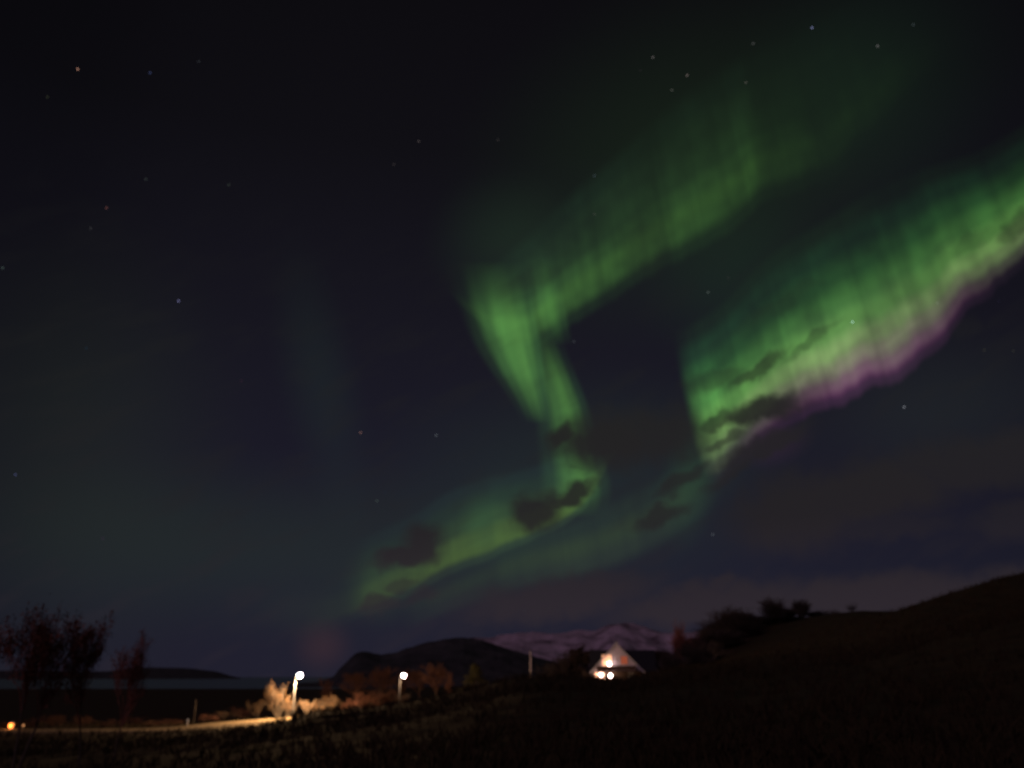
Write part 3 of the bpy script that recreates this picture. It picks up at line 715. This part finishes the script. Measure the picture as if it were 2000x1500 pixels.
HT = 'dark trees around the white house'
for kind, X, D, yt, hp, lb in [
        ('round', 1122, 175, 1256, 36, 'dark rounded tree left of the white house'), ('shrub_d', 1078, 172, 1284, 30, 'low dark shrub between the pale pole and the rounded tree'),
        ('round', 1290, 165, 1268, 30, 'dark rounded tree just right of the white house'), ('shrub_d', 1262, 168, 1286, 22, 'low dark shrub behind the right roof end of the house'), ('shrub_y', 1148, 141, 1304, 8, 'tiny yellow lit shrub at the left corner of the house')]:
    plant(kind, X, D, yt, hp, 'garden_tree' if kind == 'round' else 'garden_shrub', lb, 'tree' if kind == 'round' else 'shrub', HT)
HR = 'trees on the slope right of the house'
for kind, X, D, yt, hp, lb in [
        ('thicket_r', 1329, 158, 1204, 11, 'slender orange-tinted upright tree right of the white house'),
        ('thicket_r', 1354, 165, 1236, 22, 'low rusty tree at the foot of the slender orange-tinted tree'), ('thicket', 1388, 170, 1222, 32, 'reddish dark tree second from the slender orange-tinted tree'),
        ('thicket', 1412, 180, 1205, 30, 'dark bare tree where the slope thicket begins to rise'), ('thicket', 1437, 185, 1176, 28, 'tall dark bare tree in the middle of the slope thicket'),
        ('thicket', 1468, 188, 1190, 28, 'dark bare tree a little lower, right of the tallest one of the thicket'), ('thicket', 1500, 192, 1200, 24, 'low dark bush filling the gap left of the blocky ridge tree'),
        ('thicket', 1524, 195, 1160, 21, 'tallest dark ridge tree with a blocky crown'), ('thicket', 1552, 198, 1186, 16, 'shorter dark tree leaning on the blocky ridge tree'),
        ('thicket', 1580, 200, 1168, 15, 'narrow dark ridge tree standing alone right of the blocky one'), ('thicket', 1608, 205, 1192, 20, 'low dark bush on the ridge right of the lone narrow tree'),
        ('thicket', 1306, 150, 1262, 22, 'low dark bush at the left foot of the slender orange-tinted tree'), ('thicket', 1372, 152, 1246, 34, 'wide dark bush on the slope below the reddish dark tree'),
        ('thicket', 1418, 165, 1222, 34, 'wide dark bush beneath the tall bare tree of the slope thicket'), ('thicket', 1468, 175, 1208, 34, 'dark bush at the right foot of the tall bare thicket tree'), ('thicket', 1558, 190, 1204, 36, 'wide dark bush below the blocky ridge tree'),
        ('shrub_r', 1640, 208, 1190, 22, 'reddish low bush on the bare ridge'), ('shrub_d', 1680, 210, 1176, 10, 'small faint bare tree on the ridge below the near hill shoulder')]:
    plant(kind, X, D, yt, hp, 'slope_shrub' if 'bush' in lb else 'slope_tree', lb, 'bush' if 'bush' in lb else 'tree', HR)

# ------------------------------------------------------------------ street lamps
M_pole = mat('dark_painted_pole', (.03, .03, .034), .8)
M_head = mat('lamp_housing', (.3, .3, .32), .5)
M_lampglow = mat('lamp_glass', (1, 1, 1), .4, emit=(1, .84, .86), strength=60)
WARM = (1.0, .60, .28)
def street_lamp(X, D, energy, label):
    p = at(X, 1321, D); zt = p[2]
    base = Vector((p[0] - .55, p[1] + .2, h1(p[0] - .55, p[1] + .2)))
    r = empty('street_lamp', base)
    H_ = zt - base.z + .25
    m = MB(); m.tube([(0, 0, -.2), (0, 0, .8), (0, 0, .85), (0, 0, H_)], [.11, .11, .08, .05], 12); m.build('pole', M_pole, r, True)
    m = MB(); m.tube([(0, 0, H_ - .3), (.15, -.05, H_ - .16), (.35, -.13, H_ - .02), (.5, -.2, H_ + .04)], [.035, .035, .03, .03], 8); m.build('arm', M_pole, r, True)
    m = MB(); m.tube([(.36, -.12, H_ + .07), (.5, -.2, H_ + .09), (.8, -.3, H_ + .05)], [.07, .15, .06], 10); hd = m.build('lamp_head', M_head, r, True)
    m = MB(); m.ball((.6, -.22, H_ - .12), .36, 12, .85); m.build('lamp_glass', M_lampglow, hd, True)
    l = bpy.data.lights.new('street_lamp_light', 'POINT'); l.energy = energy; l.color = WARM; l.shadow_soft_size = .12
    lo = bpy.data.objects.new('lamp_light', l); COL.objects.link(lo); lo.parent = r; lo.location = (.6, -.22, H_ - .8)
    return tag(r, label, 'street lamp', 'street lamps')
street_lamp(585, 118, 17000, 'nearer lit street lamp beside the tall yellow shrub and bright road')
street_lamp(788, 147, 1300, 'farther lit street lamp standing in the dim thicket below the dark hill')

# pale pole left of the house
x = (1037 - 1000) / F * cp * 128
r = empty('utility_pole', (x, 128, h1(x, 128)))
top = at(1037, 1272, 128)[2] - r.location.z
m = MB(); m.tube([(0, 0, -.3), (0, 0, top)], [.17, .14], 12); m.build('post', mat('pale_wood', (.42, .36, .38), .8, col2=(.5, .44, .45), scale=3), r, True)
m = MB(); m.tube([(0, 0, top), (0, 0, top + .12)], [.17, .03], 12); m.build('cap', M_head, r, True)
tag(r, 'pale bare pole standing on the crest between the small conifer and the house', 'pole')

# ------------------------------------------------------------------ lanterns and marker at left
M_amber = mat('amber_glass', (1, .5, .2), .4, emit=(1, .30, .07), strength=1.3)
M_amber2 = mat('dim_amber_glass', (1, .6, .3), .4, emit=(1, .5, .2), strength=.5)
def lantern(X, Y, D, size, m_glow, energy, label):
    p = at(X, Y, D); z0 = h1(p[0], p[1]); hh = max(p[2] - z0, .5)
    r = empty('garden_lantern', (p[0], p[1], z0))
    m = MB(); m.tube([(0, 0, -.1), (0, 0, hh - size * .8)], [.06, .05], 8); m.build('post', M_head, r, True)
    m = MB(); m.tube([(0, 0, hh - size * .8), (0, 0, hh), (0, 0, hh + size * .8)], [size * .6, size * .9, size * .65], 8); m.build('lamp_glass', m_glow, r)
    m = MB(); m.tube([(0, 0, hh + size * .8), (0, 0, hh + size * 1.05), (0, 0, hh + size * 1.5)], [size, size * .7, .02], 8); m.build('cap', M_head, r)
    if energy:
        l = bpy.data.lights.new('lantern_light', 'POINT'); l.energy = energy; l.color = (1, .35, .1); l.shadow_soft_size = size
        lo = bpy.data.objects.new('lamp_light', l); COL.objects.link(lo); lo.parent = r; lo.location = (0, -size * 1.3, hh)
    return tag(r, label, 'lantern')
lantern(22, 1418, 96, .32, M_amber, 60, 'glowing orange garden lantern at the left edge beside the road')
lantern(45, 1420, 97, .13, M_amber2, 0, 'tiny dim lantern just right of the glowing orange one')
x = at(367, 1406, 106)
r = empty('marker_post', (x[0], x[1], h1(x[0], x[1])))
hh = max(x[2] - r.location.z, .6)
m = MB(); m.box(-.06, .06, -.03, .03, -.2, hh + .12); m.build('post', mat('white_plastic', (.7, .7, .68), .6), r)
m = MB(); m.box(-.09, .09, -.045, -.031, hh - .14, hh + .08); m.build('reflector', mat('reflector', (.8, .75, .6), .2, emit=(1, .8, .6), strength=.15), r)  # lamp glint put in as a faint glow of the plate
tag(r, 'small white roadside marker post with a faintly self-glowing reflector', 'marker post')
x = at(383, 1368, 113)
r = empty('slim_pole', (x[0], x[1], h1(x[0], x[1])))
m = MB(); m.tube([(0, 0, -.2), (0, 0, x[2] - r.location.z)], [.07, .05], 8); m.build('post', M_bark, r, True)
m = MB(); m.tube([(0, 0, x[2] - r.location.z), (0, 0, x[2] - r.location.z + .08)], [.06, .02], 8); m.build('cap', M_head, r, True)
tag(r, 'slim dark pole behind the road next to the marker post', 'pole')

# ------------------------------------------------------------------ house
M_wall = mat('white_boards', (.62, .53, .57), .8, col2=(.70, .60, .64), scale=1.5, bump=.1)
M_roof = mat('dark_roof_tiles', (.02, .022, .03), .8, col2=(.035, .037, .045), scale=6, bump=.3)
M_trim = mat('dark_brown_boards', (.06, .035, .022), .8, col2=(.09, .05, .03), scale=3)
M_white = mat('white_trim', (.6, .56, .55), .6)
M_win = mat('lit_curtained_window', (.9, .6, .4), .5, emit=(1, .45, .22), strength=.85, col2=(.9, .7, .5), scale=1)
M_win2 = mat('lit_ground_window', (.9, .6, .4), .5, emit=(1, .46, .25), strength=1.9)
M_win3 = mat('dim_red_window', (.6, .2, .1), .5, emit=(1, .20, .09), strength=.17)
M_bulb = mat('lit_bulb', (1, 1, 1), .4, emit=(1, .78, .72), strength=14)
hx, hy = HS[0], 143.0
house = empty('white_house', (hx, hy, EYE - 1.4), math.radians(-7.0), (.89, 1, 1))
G0 = 1.4                                       # eye level above the ground floor base
m = MB()
m.prism([(4.3, .903 + G0), (4.3, 1.0 + G0), (0, 5.0 + G0), (-4.3, 1.0 + G0), (-4.3, .903 + G0)], 0, 6)
m.build('gable_wall', M_wall, house)
m = MB(); m.box(-4.28, 4.28, 0.0, 6, -.3, .9 + G0); m.build('ground_floor_wall', M_trim, house)
m = MB(); m.prism([(-5.0, -.3), (7.2, -.3), (7.2, 1.15 + G0), (-5.0, 1.15 + G0)], 6.003, 12.5)
m.build('rear_wall', M_wall, house)
m = MB()                                       # front gable roof: two slabs
for s in (-1, 1):
    m.prism([(0, 5.30 + G0), (s * 5.0, .75 + G0), (s * 5.0, .60 + G0), (0, 5.13 + G0)], -.12, 6.5)
roof = m.build('gable_roof', M_roof, house)
m = MB()
for s in (-1, 1):                              # pale bargeboards in front of the roof edge
    m.prism([(0, 5.34 + G0), (s * 5.05, .76 + G0), (s * 5.05, .42 + G0), (0, 4.98 + G0)], -.18, -.124)
m.build('bargeboard', M_white, roof)
m = MB()                                       # rear wing roof, ridge runs across
i0 = len(m.v)
for y0, z0, y1, z1 in ((5.2, .85, 8.8, 4.45), (8.8, 4.45, 13.0, .85)):
    a, b = (-5.25, 7.5)
    m.quad([(a, y0, z0 + G0), (b, y0, z0 + G0), (b, y1, z1 + G0), (a, y1, z1 + G0)])
    m.quad([(a, y0, z0 + G0 - .2), (a, y1, z1 + G0 - .2), (b, y1, z1 + G0 - .2), (b, y0, z0 + G0 - .2)])
for xx in (-5.25, 7.5):
    m.quad([(xx, 5.2, .65 + G0), (xx, 5.2, .85 + G0), (xx, 8.8, 4.45 + G0), (xx, 13, .85 + G0), (xx, 13, .65 + G0), (xx, 8.8, 4.25 + G0)])
wing = m.build('wing_roof', M_roof, house)
m = MB(); m.box(-.35, .45, 8.2, 9.0, 3.9 + G0, 5.75 + G0); m.box(-.45, .55, 8.1, 9.1, 5.75 + G0, 5.9 + G0)
m.build('chimney', mat('chimney_metal', (.3, .3, .42), .6), wing)
def window(x0, x1, z0, z1, glow, y=0.0, mull=1):
    m = MB(); w = .09
    m.box(x0 - w, x0, y - .05, y - .002, z0 - w + G0, z1 + w + G0); m.box(x1, x1 + w, y - .05, y - .002, z0 - w + G0, z1 + w + G0)
    m.box(x0, x1, y - .048, y - .002, z1 + G0, z1 + w + G0); m.box(x0, x1, y - .06, y - .002, z0 - w + G0, z0 + G0)
    for k in range(mull):
        xm = x0 + (x1 - x0) * (k + 1) / (mull + 1); m.box(xm - .03, xm + .03, y - .04, y - .012, z0 + G0, z1 + G0)
    f = m.build('window', M_white, house)
    m = MB(); m.box(x0, x1, y - .01, y - .003, z0 + G0, z1 + G0); m.build('pane', glow, f)
window(-2.7, -1.0, 1.72, 3.42, M_win)
window(.75, 1.95, 1.95, 3.2, M_win3)
window(-4.15, -2.45, -.65, .62, M_win2)
window(2.1, 3.3, -.5, .5, mat('unlit_glass', (.02, .02, .03), .1))
m = MB(); m.box(-1.05, -.1, -.06, -.003, -1.3 + G0, .75 + G0)
dr = m.build('door', M_trim, house); m = MB(); m.box(-.95, -.9, -.12, -.061, -.35 + G0, -.2 + G0); m.build('handle', M_pole, dr)
m = MB(); m.box(-3.6, 3.4, -1.5, -.003, .82 + G0, .98 + G0)
bal = m.build('balcony', M_trim, house)
m = MB()
m.box(-3.6, 3.4, -1.5, -1.44, 1.02 + G0, 1.62 + G0); m.box(-3.6, -3.54, -1.438, -.01, 1.02 + G0, 1.62 + G0); m.box(3.34, 3.4, -1.438, -.01, 1.02 + G0, 1.62 + G0)
m.box(-3.66, 3.46, -1.54, -1.40, 1.622 + G0, 1.68 + G0)
m.build('railing', M_trim, bal)
for xx in (-3.5, 3.3):
    m = MB(); m.box(xx - .06, xx + .06, -1.48, -1.36, -1.6 + G0, .818 + G0); m.build('balcony_post', M_trim, bal)
def bulb(x, z, y, rad, energy, col=(1, .6, .4)):
    m = MB(); m.box(x - .08, x + .08, y + rad, -.004, z - .05 + G0, z + .05 + G0); f = m.build('wall_lamp', M_head, house)
    m = MB(); m.ball((x, y, z + G0), rad, 12); m.build('bulb', M_bulb, f, True)
    l = bpy.data.lights.new('wall_lamp_light', 'POINT'); l.energy = energy; l.color = col; l.shadow_soft_size = rad
    lo = bpy.data.objects.new('lamp_light', l); COL.objects.link(lo); lo.parent = house; lo.location = (x, y - rad - .3, z + G0)
bulb(-3.05, .22, -.45, .33, 25)
bulb(-1.25, .16, -.45, .36, 40)
bulb(-1.4, 2.0, -.5, .3, 12)
tag(house, 'white gabled house with glowing windows and dark balcony on the hillside', 'house')
